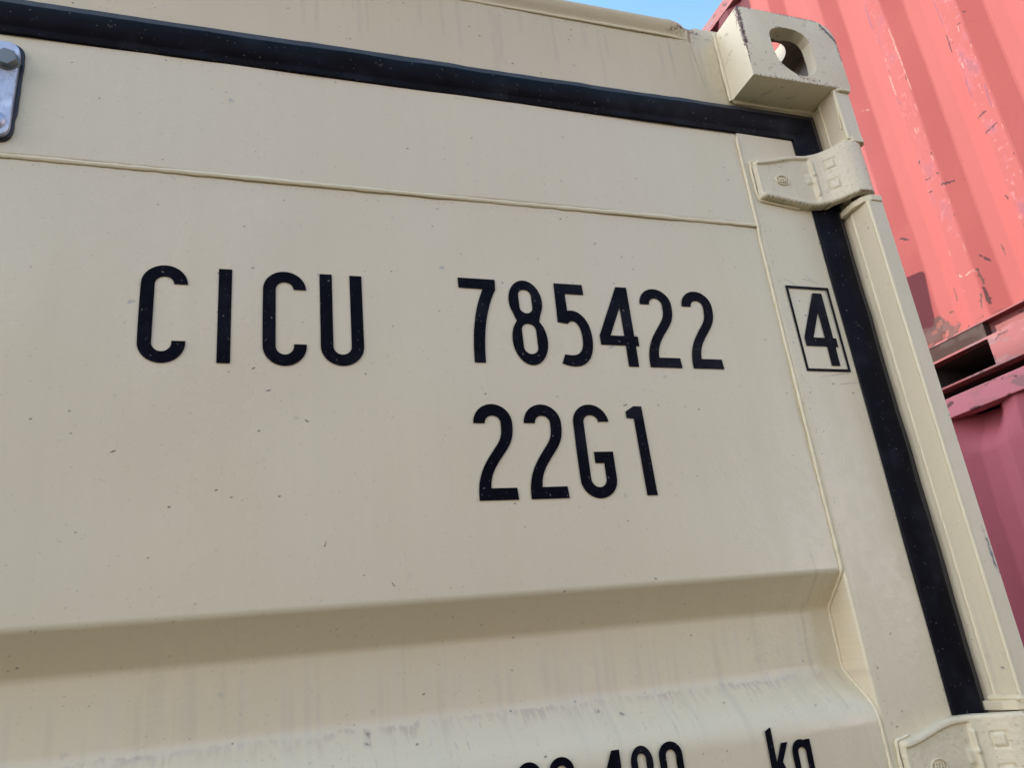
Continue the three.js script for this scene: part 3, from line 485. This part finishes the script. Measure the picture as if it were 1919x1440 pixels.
// ---------------------------------------------------------------- hinges
function hingeGeometry() { // about its own middle height
  const path = fillet([[0.6395, 0.0035], [0.6425, 0.0125], [0.700, 0.0125], [0.7215, 0.0135], [0.7375, 0.0225], [0.7530, 0.0455]], 0.006, 6);
  const c = [0.7718, 0.0342], r = 0.0213; path.push(...arc(c[0], c[1], r, r, 2.45, -1.2, 26));
  const L = [0]; for (let i = 1; i < path.length; i++) L.push(L[i - 1] + Math.hypot(path[i][0] - path[i - 1][0], path[i][1] - path[i - 1][1]));
  const total = L[L.length - 1], at = (s) => { let i = 1; while (i < L.length - 1 && L[i] < s) i++; const t = clamp((s - L[i - 1]) / (L[i] - L[i - 1])); return [lerp(path[i - 1][0], path[i][0], t), lerp(path[i - 1][1], path[i][1], t)]; };
  const NU = 190, NV = 76, P = [], Q = [], I = [];
  const roundBox = (s, v, s0, v0, hs, hv, e) => smooth(e, -e, Math.max(Math.abs(s - s0) - hs, Math.abs(v - v0) - hv));
  for (let i = 0; i <= NU; i++) {
    const s = total * i / NU, [x, z] = at(s), [xa, za] = at(Math.max(0, s - 0.0012)), [xb, zb] = at(Math.min(total, s + 0.0012));
    let nx = -(zb - za), nz = xb - xa; const l = Math.hypot(nx, nz); nx /= l; nz /= l;
    const top = lerp(0.0265, 0.0415, smooth(0.004, 0.082, s)) , bot = -lerp(0.0325, 0.0405, smooth(0.004, 0.085, s)), taper = smooth(0, 0.007, s);
    for (let j = 0; j <= NV; j++) {
      const t = j / NV, tt = 0.5 - 0.5 * Math.cos(Math.PI * t) * 1, tv = lerp(t, tt, 0.5), y = lerp(bot, top, tv), m = Math.min(top - y, y - bot);
      const rim = Math.min(m, s * 0.9);
      let h = -0.0042 * (1 - Math.sqrt(1 - Math.pow(1 - clamp(m / 0.0042), 2)));       // rounded long edges
      h -= 0.0030 * smooth(0.0058, 0.0085, rim) * (1 - smooth(0.0905, 0.0935, s));          // shallow pressed field inside the rim
      h -= 0.0012 * smooth(0.026, 0.0272, s) * (1 - smooth(0.06, 0.0612, s)) * smooth(0.0062, 0.0095, m) * 0.5;
      h += 0.0020 * roundBox(s, y, 0.0955, 0.002, 0.012, 0.0065, 0.0025) * (1 - smooth(0.094, 0.098, s)); // raised tongue
      for (const q of [-0.0152, 0.0162]) h += 0.0022 * (smooth(0.0022, 0.0, Math.max(Math.abs(s - 0.0935) - 0.0012, Math.abs(y - q) - 0.0098)));
      for (const q of [-0.0150, 0.0162]) { const a = roundBox(s, y, 0.1165, q, 0.0078, 0.0078, 0.0012), b = roundBox(s, y, 0.1165, q, 0.0062, 0.0062, 0.0012); h += -0.0017 * (a - b) + 0.0008 * b; }
      h += 0.00025 * noise(s * 300, y * 300, 151);
      P.push(x + nx * h, y, z + nz * h);
    }
    Q.push([x - nx * 0.010, z - nz * 0.010, bot, top]);
  }
  const row = NV + 1; for (let i = 0; i < NU; i++) for (let j = 0; j < NV; j++) { const a = i * row + j, b = a + row; I.push(a, b, a + 1, b, b + 1, a + 1); }
  const front = new THREE.BufferGeometry(); front.setAttribute('position', new THREE.Float32BufferAttribute(P, 3)); front.setIndex(I); front.computeVertexNormals();
  // upper and lower flanks and the closed end
  const E = [], F = [];
  for (const j of [0, NV]) { const base = E.length / 3; for (let i = 0; i <= NU; i++) { const o = (i * row + j) * 3, [bx, bz] = Q[i], flat = i < NU * 0.5; E.push(P[o], P[o + 1], P[o + 2], flat ? P[o] : bx, P[o + 1], flat ? Math.min(bz, 0.0005) : bz); }
    for (let i = 0; i < NU; i++) { const a = base + i * 2; if (j) F.push(a, a + 2, a + 1, a + 1, a + 2, a + 3); else F.push(a, a + 1, a + 2, a + 1, a + 3, a + 2); } }
  const flanks = new THREE.BufferGeometry(); flanks.setAttribute('position', new THREE.Float32BufferAttribute(E, 3)); flanks.setIndex(F); flanks.computeVertexNormals();
  // maker's mark: an oval ring with two letters inside
  const mark = [], ex = 0.6785, ez = 0.0092, ey = -0.002;
  const ringG = new THREE.TorusGeometry(0.0102, 0.0010, 8, 40).scale(1, 0.68, 1.5).translate(ex, ey, ez); mark.push(ringG);
  for (const d of [-0.0054, -0.0018, 0.0018, 0.0054]) mark.push(new RoundedBoxGeometry(0.0013, 0.0074, 0.0036, 2, 0.0004).translate(ex + d, ey, ez));
  for (const d of [-0.0036, 0.0036]) mark.push(new RoundedBoxGeometry(0.0026, 0.0015, 0.0030, 2, 0.0004).translate(ex + d, ey, ez));
  const knuckle = new THREE.CylinderGeometry(0.0185, 0.0185, 0.0735, 40).translate(0.7718, 0, 0.0342);
  return flat([front, flanks, knuckle, ...mark].map((g) => g.index ? g.toNonIndexed() : g).map((g) => { g.deleteAttribute('uv'); return doorUV(g); }));
}
const hingeBase = hingeGeometry();
for (const y of HY) {
  doorBit('hinge', doorUV(hingeBase.clone().translate(0, y, 0)), matHinge);
  doorBit('hinge_pin', planar(new THREE.CylinderGeometry(0.0095, 0.0095, 0.092, 24).translate(0.7735, y, 0.034)), matRust);
  doorBit('weld_bead', bead([[0.700, y - 0.0405, 0.002], [0.672, y - 0.038, 0.0025], [0.6405, y - 0.0335, 0.002], [0.6372, y - 0.02, 0.0025], [0.6372, y + 0.012, 0.0025], [0.6385, y + 0.0265, 0.0025], [0.655, y + 0.030, 0.002]], 0.0019, 331), matWeld);
}

// ---------------------------------------------------------------- galvanised lock-rod bracket on the door
{
  const rr = (x0, x1, y0, y1, r) => { const s = new THREE.Shape(); s.moveTo(x0 + r, y0); s.lineTo(x1 - r, y0); s.quadraticCurveTo(x1, y0, x1, y0 + r); s.lineTo(x1, y1 - r); s.quadraticCurveTo(x1, y1, x1 - r, y1); s.lineTo(x0 + r, y1); s.quadraticCurveTo(x0, y1, x0, y1 - r); s.lineTo(x0, y0 + r); s.quadraticCurveTo(x0, y0, x0 + r, y0); return s; };
  const plate = new THREE.ExtrudeGeometry(rr(-0.325, -0.2222, 0.5395, 0.6525, 0.0135), { depth: 0.006, bevelEnabled: true, bevelSize: 0.0012, bevelThickness: 0.0012, bevelSegments: 3, curveSegments: 10 });
  doorBit('lock_rod_bracket', planar(plate.translate(0, 0, 0.0014), 4), matZinc);
  const r = rng(17), edge = []; const sh = rr(-0.329, -0.2186, 0.5365, 0.6555, 0.015).getSpacedPoints(150);
  for (let i = 0; i < sh.length - 1; i++) { const p = sh[i], k = 0.0006 * noise(i * 0.35, 1, 161) + (p.x > -0.23 && p.y < 0.625 ? 0.0028 * (0.5 + 0.5 * noise(p.y * 38, 3, 163)) - 0.0012 : 0) + (r() < 0.02 ? 0.001 : 0); edge.push(new THREE.Vector2(p.x + k, p.y)); }
  doorBit('sealant', planar(new THREE.ExtrudeGeometry(new THREE.Shape(edge), { depth: 0.0016, bevelEnabled: true, bevelSize: 0.0008, bevelThickness: 0.0008, bevelSegments: 2 }).translate(0, 0, 0.0006)), matSeal);
  const hex = new THREE.CylinderGeometry(0.0098, 0.0106, 0.0075, 6).rotateX(PI / 2).rotateZ(0.25).translate(-0.2305, 0.6285, 0.0125), washer = new THREE.CylinderGeometry(0.0112, 0.0116, 0.0022, 28).rotateX(PI / 2).translate(-0.2305, 0.6285, 0.0088);
  doorBit('bolt', planar(flat([hex, washer])), matBolt);
  doorBit('rivet', planar(new THREE.SphereGeometry(0.0098, 24, 12, 0, 2 * PI, 0, PI / 2).scale(1, 0.55, 1).rotateX(PI / 2).translate(-0.2335, 0.5555, 0.0085)), matZinc);
}
// left-hand door, beyond the frame: sheet and stile only
{
  const left = part('door', doorUV(sweep(panelProfile.filter((_, i) => i % 2 === 0), range(XL + 0.075, -0.43, 12)).toNonIndexed()), matDoor, can);
  part('top_rail', doorUV(sweep([[0.5235, -0.03], [0.5235, 0], [0.675, 0], [0.675, -0.03]], range(XL + 0.075, -0.43, 4)).toNonIndexed()), matDoor, left);
}

// ---------------------------------------------------------------- other containers
// a 20-foot container in its own coordinates: door end at z = 0 running to -6.058, long side in view at x = 0 facing -x
const PITCH = 0.283, H20 = 2.591;
function sideSheet(y0, y1, first, s1, dents, inset = 0) {
  // cross section along the side: proud flats 66 mm, hollows 66 mm, slopes between, 32 mm deep
  const cs = []; for (let c = first; c < s1; c += PITCH) cs.push([c - 0.034, 0.0], [c + 0.034, 0], [c + 0.108, 0.032], [c + 0.175, 0.032]);
  const sec = cs.filter(([s]) => s > 0.17 && s < 5.89), ys = [...range(y0, y1 - 0.26, 50), ...range(y1 - 0.25, y1, 44)], P = [], I = [];
  // soft corners: two points at each bend
  const pts = []; sec.forEach(([s, d], i) => { const n = sec[i + 1], p = sec[i - 1]; if (p) { const l = Math.hypot(s - p[0], d - p[1]); pts.push([s + (p[0] - s) * 0.004 / l, d + (p[1] - d) * 0.004 / l]); } if (n) { const l = Math.hypot(s - n[0], d - n[1]); pts.push([s + (n[0] - s) * 0.004 / l, d + (n[1] - d) * 0.004 / l]); } });
  for (const y of ys) for (const [s, d] of pts) {
    let k = d + dents * (0.0045 * noise(s * 5, y * 2.2, 171) + 0.0022 * noise(s * 17, y * 6, 172));
    k += dents * inset * smooth(0.16, 0.0, y1 - y) * (0.004 + 0.085 * Math.exp(-Math.pow((s - 1.97) / 0.1, 2)));
    P.push(k, y, -s);
  }
  const n = pts.length; for (let i = 0; i < ys.length - 1; i++) for (let j = 0; j < n - 1; j++) { const a = i * n + j, b = a + n; I.push(a, b, a + 1, b, b + 1, a + 1); }
  const g = new THREE.BufferGeometry(); g.setAttribute('position', new THREE.Float32BufferAttribute(P, 3)); g.setIndex(I); g.computeVertexNormals();
  return toCreasedNormals(g.toNonIndexed(), inset ? 0.17 : 0.13);
}
const wallUV = (g) => { const P = g.attributes.position, N = g.attributes.normal, uv = new Float32Array(P.count * 2); for (let i = 0; i < P.count; i++) { const up = Math.abs(N.getY(i)) > 0.7; uv[i * 2] = (-P.getZ(i) - 1.0) / 2.4; uv[i * 2 + 1] = (P.getY(i) + (up ? P.getX(i) : 0)) / 2.6; } g.setAttribute('uv', new THREE.BufferAttribute(uv, 2)); return g; };
function redPaint(px, base, seed, extra) {
  const p = new Paint(px, 1.0, 0, 2.4, 2.6, base);
  p.each((s, y, put, mul) => { mul(1 + 0.05 * fbm(s * 4, y * 2, seed, 4) + 0.02 * noise(s * 90, y * 90, seed + 9)); put([base[0] * 1.04, base[1] * 1.18, base[2] * 1.3], 0.35 * smooth(0.05, 0.5, fbm(s * 2.3 + 7, y * 1.3, seed + 3, 3))); });
  extra?.(p); return p.texture(THREE.MirroredRepeatWrapping);
}
function fullContainer(root, mats, opt) {
  const W = 2.438, L = 6.058, put = (name, g, m, parent = root) => { const o = new THREE.Mesh(wallUV(Array.isArray(g) ? flat(g) : g.index ? g.toNonIndexed() : g), m); o.name = name; o.castShadow = o.receiveShadow = true; parent.add(o); return o; };
  put('side_wall', sideSheet(opt.wallFoot, opt.wallTop, opt.first, L, opt.dents, opt.inset), mats.wall);
  put('side_wall', box(W - 0.04, W - 0.012, 0.18, H20 - 0.12, -L + 0.17, -0.17), mats.plain);
  put('end_wall', box(0.16, W - 0.16, 0.16, H20 - 0.13, -L + 0.02, -L + 0.05), mats.plain);
  put('end_wall', box(0.16, W - 0.16, 0.16, H20 - 0.13, -0.06, -0.03), mats.plain);
  put('roof', box(0.065, W - 0.065, H20 - 0.05, H20 - 0.022, -L + 0.18, -0.18), mats.plain);
  put('floor', box(0.06, W - 0.06, 0.13, 0.17, -L + 0.18, -0.18), mats.under);
  put('top_rail', [box(-0.003, 0.062, H20 - opt.railHigh - 0.017, H20 - 0.017, -L + 0.178, -0.178, 0.004)], mats.rail);
  put('top_rail', box(W - 0.06, W, H20 - 0.08, H20 - 0.02, -L + 0.178, -0.178), mats.plain);
  for (const z of [-0.178, -L]) for (const x of [0, W - 0.162]) for (const y of [0, H20 - 0.118]) put('corner_casting', box(x, x + 0.162, y, y + 0.118, z, z + 0.178, 0.006), mats.plain);
  for (const z of [-0.16, -L + 0.01]) for (const x of [0.004, W - 0.16]) put('corner_post', box(x, x + 0.15, 0.119, H20 - 0.119, z, z + 0.15, 0.004), mats.plain);
  for (const z of [-0.10, -L + 0.04]) for (const y of [0.02, H20 - 0.118]) put('end_rail', box(0.163, W - 0.163, y, y + 0.1, z, z + 0.06), mats.plain);
  // bottom rail: a folded channel, its lower plate cut through for fork pockets
  const pockets = opt.pockets, foot = 0.027, lip = 0.135;
  const rail = put('bottom_rail', [box(0.034, 0.045, lip, opt.wallFoot, -L + 0.178, -0.178), box(-0.001, 0.045, lip - 0.008, lip, -L + 0.178, -0.178), box(-0.001, 0.05, foot - 0.006, foot + 0.001, -L + 0.178, -0.178)], mats.rail);
  put('side_wall_foot', box(-0.002, 0.04, opt.wallFoot, opt.wallFoot + 0.006, -L + 0.178, -0.178), mats.rail, rail);
  let z = 0.178; for (const [a, b] of [...pockets, [L - 0.178, L]]) { if (a > z) put('rail_plate', box(-0.001, 0.009, foot + 0.001, lip - 0.008, -a, -z), mats.rail, rail); z = b; }
  for (const [a, b] of pockets) {
    put('pocket_plate', box(0.001, 0.033, lip + 0.0005, opt.wallFoot - 0.001, -b - 0.03, -a - 0.0), mats.rust, rail);
    put('fork_pocket', [box(0.012, 1.2, foot + 0.001, lip - 0.009, -a + 0.001, -a + 0.007), box(0.012, 1.2, foot + 0.001, lip - 0.009, -b - 0.007, -b - 0.001), box(0.05, 1.2, lip - 0.008, lip - 0.003, -b, -a), box(0.05, 1.2, foot - 0.005, foot, -b, -a)], mats.under, rail);
  }
  put('cross_member', Array.from({ length: 16 }, (_, i) => box(0.05, W - 0.05, 0.02, 0.128, -0.5 - i * 0.33, -0.45 - i * 0.33)), mats.under).userData.kind = 'stuff';
}
// the red pair: bottom one in the shade, upper one in the sun
const TH = THREE.MathUtils.degToRad(2), Z0 = 0.64;       // door end 0.64 m nearer than our doors, turned 2 degrees
const redBase = [0.28, 0.066, 0.058], G2 = [0.16, 0.06, 0.085], DK = [0.055, 0.024, 0.024], BR = [0.09, 0.042, 0.032], WH = [0.36, 0.19, 0.155];
const offS = 0.64, offY = EYE - H20;     // wall marks below are measured from z = 0 and eye height
const marks = [['d', 4, 1143, 2126, 1145, 2115], ['d', 5, 1204, 1758, 1207, 1746], ['d', 4, 1147, 1754, 1146, 1746], ['d', 7, 1150, 1608, 1106, 1597], ['d', 4, 1210, 1612, 1193, 1608], ['d', 4, 1154, 1666, 1146, 1655], ['d', 4, 1205, 1666, 1181, 1661], ['d', 5, 935, 2138, 940, 2058], ['d', 4, 880, 2138, 869, 2135], ['d', 7, 933, 1747, 900, 1750], ['d', 4, 928, 1674, 876, 1681],
  ['d', 5, 863, 1541, 863, 1537], ['d', 7, 946, 1423, 937, 1401], ['d', 4, 851, 2171, 840, 2164], ['w', 5, 1389, 2160, 1366, 2144], ['w', 4, 917, 1987, 918, 1964], ['w', 3, 1179, 1900, 1175, 1864], ['w', 3, 1166, 1885, 1164, 1869], ['g', 4, 870, 1845, 875, 1749], ['g', 5, 926, 1922, 929, 1834], ['w', 3, 1146, 2378, 1142, 2140], ['w', 2, 1142, 2128, 1140, 2059],  // last two w marks: edge chips with the edge highlight painted in
  ['g', 6, 1208, 2568, 1213, 2444], ['g', 6, 936, 2311, 932, 2186], ['w', 3, 1212, 2191, 1209, 2088], ['g', 5, 1211, 2082, 1205, 2032], ['w', 3, 881, 2135, 885, 2110], ['d', 5, 1399, 1521, 1372, 1499], ['d', 6, 1110, 1274, 1085, 1239], ['r', 9, 1130, 1229, 1126, 1166], ['d', 10, 1131, 1154, 1128, 1092], ['w', 6, 1200, 1240, 1192, 1231], ['w', 4, 1177, 1227, 1152, 1232],
  ['w', 4, 1146, 1232, 1136, 1223], ['r', 7, 1145, 1136, 1160, 1086], ['r', 5, 1250, 1214, 1254, 1164], ['r', 5, 1308, 1142, 1294, 1139], ['d', 4, 1241, 1054, 1242, 1045], ['r', 5, 1169, 1062, 1168, 1054], ['r', 4, 1035, 1279, 1034, 1237]];
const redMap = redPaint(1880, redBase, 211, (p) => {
  const r = rng(77), Y = (y) => y + offY, X = (s) => s + offS;
  // two fields of darker maroon, the lower one with a rounded corner
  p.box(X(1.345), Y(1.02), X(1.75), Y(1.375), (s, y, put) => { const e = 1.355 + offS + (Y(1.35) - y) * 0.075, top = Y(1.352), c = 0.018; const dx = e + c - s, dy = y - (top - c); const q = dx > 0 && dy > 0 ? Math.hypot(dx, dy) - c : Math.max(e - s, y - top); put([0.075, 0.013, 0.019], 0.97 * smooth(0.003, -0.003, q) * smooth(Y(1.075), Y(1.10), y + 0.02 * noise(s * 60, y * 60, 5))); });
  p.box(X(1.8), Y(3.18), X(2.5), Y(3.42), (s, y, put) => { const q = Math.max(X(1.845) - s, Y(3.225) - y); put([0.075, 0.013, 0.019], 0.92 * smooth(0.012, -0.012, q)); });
  // scuffed proud flats: violet grey primer where the paint is rubbed thin
  for (const [c, a] of [[1.176, 0.6], [0.893, 1], [0.610, 0.8]]) p.box(X(c - 0.036), Y(1.3), X(c + 0.036), Y(2.8), (s, y, put) => { const n = fbm(s * 26, y * 12, 221, 5), m = 1 - smooth(0.026, 0.037, Math.abs(s - X(c)) + 0.006 * noise(y * 40, 2, 223)); put([0.29, 0.082, 0.086], 0.6 * a * m * smooth(0.0, 0.3, n)); put(G2, 0.4 * a * m * smooth(0.34, 0.48, n)); put([0.33, 0.13, 0.13], 0.55 * a * m * smooth(0.34, 0.42, fbm(s * 70, y * 50, 227, 3))); });
  for (let i = 0; i < 150; i++) { const c = [1.176, 0.893, 0.610][i % 3], s = X(c + 0.03 * (r() < 0.5 ? -1 : 1) + 0.008 * (r() - 0.5)), y = Y(1.15 + 1.5 * r()), t = r(); p.line(s, y, s + 0.004 * (r() - 0.5), y - 0.004 - 0.03 * r() * r(), 0.0012 + 0.0018 * r(), t < 0.45 ? G2 : t < 0.7 ? DK : WH, 0.8 * r(), 0.8, i); }
  for (let i = 0; i < 90; i++) { const s = X(0.55 + 1.0 * r()), y = Y(1.05 + 1.6 * r()), q = 0.001 + 0.002 * r() * r(); p.spot(s, y, q * (1 + r()), q, r() * 3, DK, 0.6 * r()); }
  marks.forEach(([t, w, a, b, c, d], i) => { const col = { d: DK, w: WH, g: [0.13, 0.055, 0.085], r: BR }[t]; p.line(X(a / 1000), Y(b / 1000), X(c / 1000), Y(d / 1000), w * 0.00062 + 0.0008, col, t === 'g' ? 0.6 : 0.9, 0.7, i + 3); });
  // rust and bare metal at the foot of the wall
  p.box(X(1.26), Y(1.0), X(1.5), Y(1.2), (s, y, put) => { const n = fbm(s * 26, y * 26, 231, 5), d = Math.hypot((s - X(1.39)) / 0.085, (y - Y(1.09)) / 0.06); put([0.10, 0.05, 0.042], 0.9 * smooth(0.12, -0.08, d - 0.8 - n * 0.9)); put([0.13, 0.08, 0.07], 0.6 * smooth(0.1, -0.1, d - 0.45 - n)); put([0.29, 0.10, 0.075], 0.6 * smooth(0.28, 0.36, fbm(s * 40, y * 40, 233, 3)) * smooth(1.2, 0.8, d)); });
  p.box(X(0.4), Y(1.0), X(1.6), Y(1.055), (s, y, put) => put(BR, 0.7 * smooth(0.12, 0.42, fbm(s * 34, y * 60, 235, 4) + 0.22 * smooth(Y(1.05), Y(1.036), y))));
});
const railWear = (p) => {
  p.each((s, y, put) => { const n = fbm(s * 9, y * 26, 243, 5); put([0.17, 0.10, 0.10], 0.75 * smooth(0.12, 0.3, n)); put([0.28, 0.12, 0.115], 0.5 * smooth(0.2, 0.4, fbm(s * 14 + 5, y * 30, 245, 4))); put(DK, 0.8 * smooth(0.27, 0.36, fbm(s * 22 + 1, y * 40, 247, 4))); });
};
const railMap = redPaint(1024, [0.22, 0.068, 0.065], 241, railWear), lowRailMap = redPaint(1024, [0.38, 0.13, 0.145], 243, railWear);
const lowMap = redPaint(512, [0.29, 0.076, 0.092], 251);
const rustMap = redPaint(512, [0.045, 0.024, 0.018], 261, (p) => p.each((s, y, put) => put([0.07, 0.05, 0.042], 0.7 * smooth(0.0, 0.4, fbm(s * 30, y * 40, 263, 4)))));
const red = (map, rough = 0.7) => new THREE.MeshPhysicalMaterial({ map, roughness: rough, specularIntensity: 0.35, side: THREE.DoubleSide });
const matRail = red(railMap, 0.6), matPlainRed = red(lowMap, 0.55), matUnder = S({ color: new THREE.Color().setRGB(0.035, 0.025, 0.022), roughness: 0.9 }), matRustPlate = red(rustMap, 0.85);
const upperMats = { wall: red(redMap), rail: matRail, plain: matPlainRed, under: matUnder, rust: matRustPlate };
const lowerMats = { wall: red(lowMap), rail: red(lowRailMap, 0.6), plain: matPlainRed, under: matUnder, rust: matRustPlate };
const first = (1.176 + Z0) % PITCH;
const pockets = [[1.180 + Z0, 1.54 + Z0], [3.23 + Z0, 3.59 + Z0]];
for (const [name, y, mats, label, opt] of [
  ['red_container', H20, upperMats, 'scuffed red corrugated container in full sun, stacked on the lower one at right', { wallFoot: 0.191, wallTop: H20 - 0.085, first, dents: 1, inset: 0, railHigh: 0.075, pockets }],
  ['red_container', 0, lowerMats, 'shaded maroon red corrugated container at the bottom of the stack at right', { wallFoot: 0.191, wallTop: H20 - 0.088, first: first + 0.02, dents: 1, inset: 1, railHigh: 0.075, pockets }]]) {
  const o = thing(name, 2.55 + Math.sin(TH) * Z0, y, Z0 * Math.cos(TH), label, 'container');
  o.rotation.y = TH; fullContainer(o, mats, opt);
}
// stack added out of frame at left to shade the lower red container
const tan = { wall: matPlain, rail: matPlain, plain: matPlain, under: matUnder, rust: matPlain };
const plainOpt = { wallFoot: 0.191, wallTop: H20 - 0.085, first: 0.3, dents: 0, inset: 0, railHigh: 0.075, pockets: [] };
const n1 = thing('added_shade_stack', -6.6 - 2.438, 0, -2.6, 'plain container added far left beyond the frame to cast shade, on the ground', 'container');
fullContainer(n1, tan, plainOpt);
['second container up in the added shade-casting stack far left, beyond the frame', 'top container of the added shade-casting stack far left, beyond the frame'].forEach((label, i) => {
  const o = n1.clone(); o.name = numbered('added_shade_stack'); o.position.y = H20 * (i + 1); o.userData = { ...n1.userData, label }; scene.add(o);
});
// unseen containers added behind the camera to block low sky and bounce warm light
const brown = (c) => { const m = S({ color: new THREE.Color().setRGB(...c), roughness: 0.6, side: THREE.DoubleSide }); return { wall: m, rail: m, plain: m, under: matUnder, rust: m }; };
const lane = thing('added_sky_blocker', -6.5, 0, 7.4, 'brown container added behind the camera to block low sky, left column, on the ground', 'container');
lane.rotation.y = -Math.PI / 2; fullContainer(lane, brown([0.13, 0.09, 0.055]), plainOpt);
for (const [x, y, c, label] of [[-6.5, 1, [0.2, 0.13, 0.08], 'brown container on top of the left column, added behind the camera to block low sky'], [-0.3, 0, [0.14, 0.1, 0.06], 'brown container added behind the camera to block low sky, right column, on the ground'], [-0.3, 1, [0.1, 0.075, 0.05], 'dark brown container on top of the right column, added behind the camera to block low sky']]) {
  const o = lane.clone(); o.name = numbered('added_sky_blocker'); o.position.set(x, y * H20, 7.4); o.userData = { label, category: 'container' }; scene.add(o);
  const m = brown(c); o.traverse((q) => { if (q.isMesh && q.material !== matUnder) q.material = m.wall; });
}

renderer.render(scene, camera);
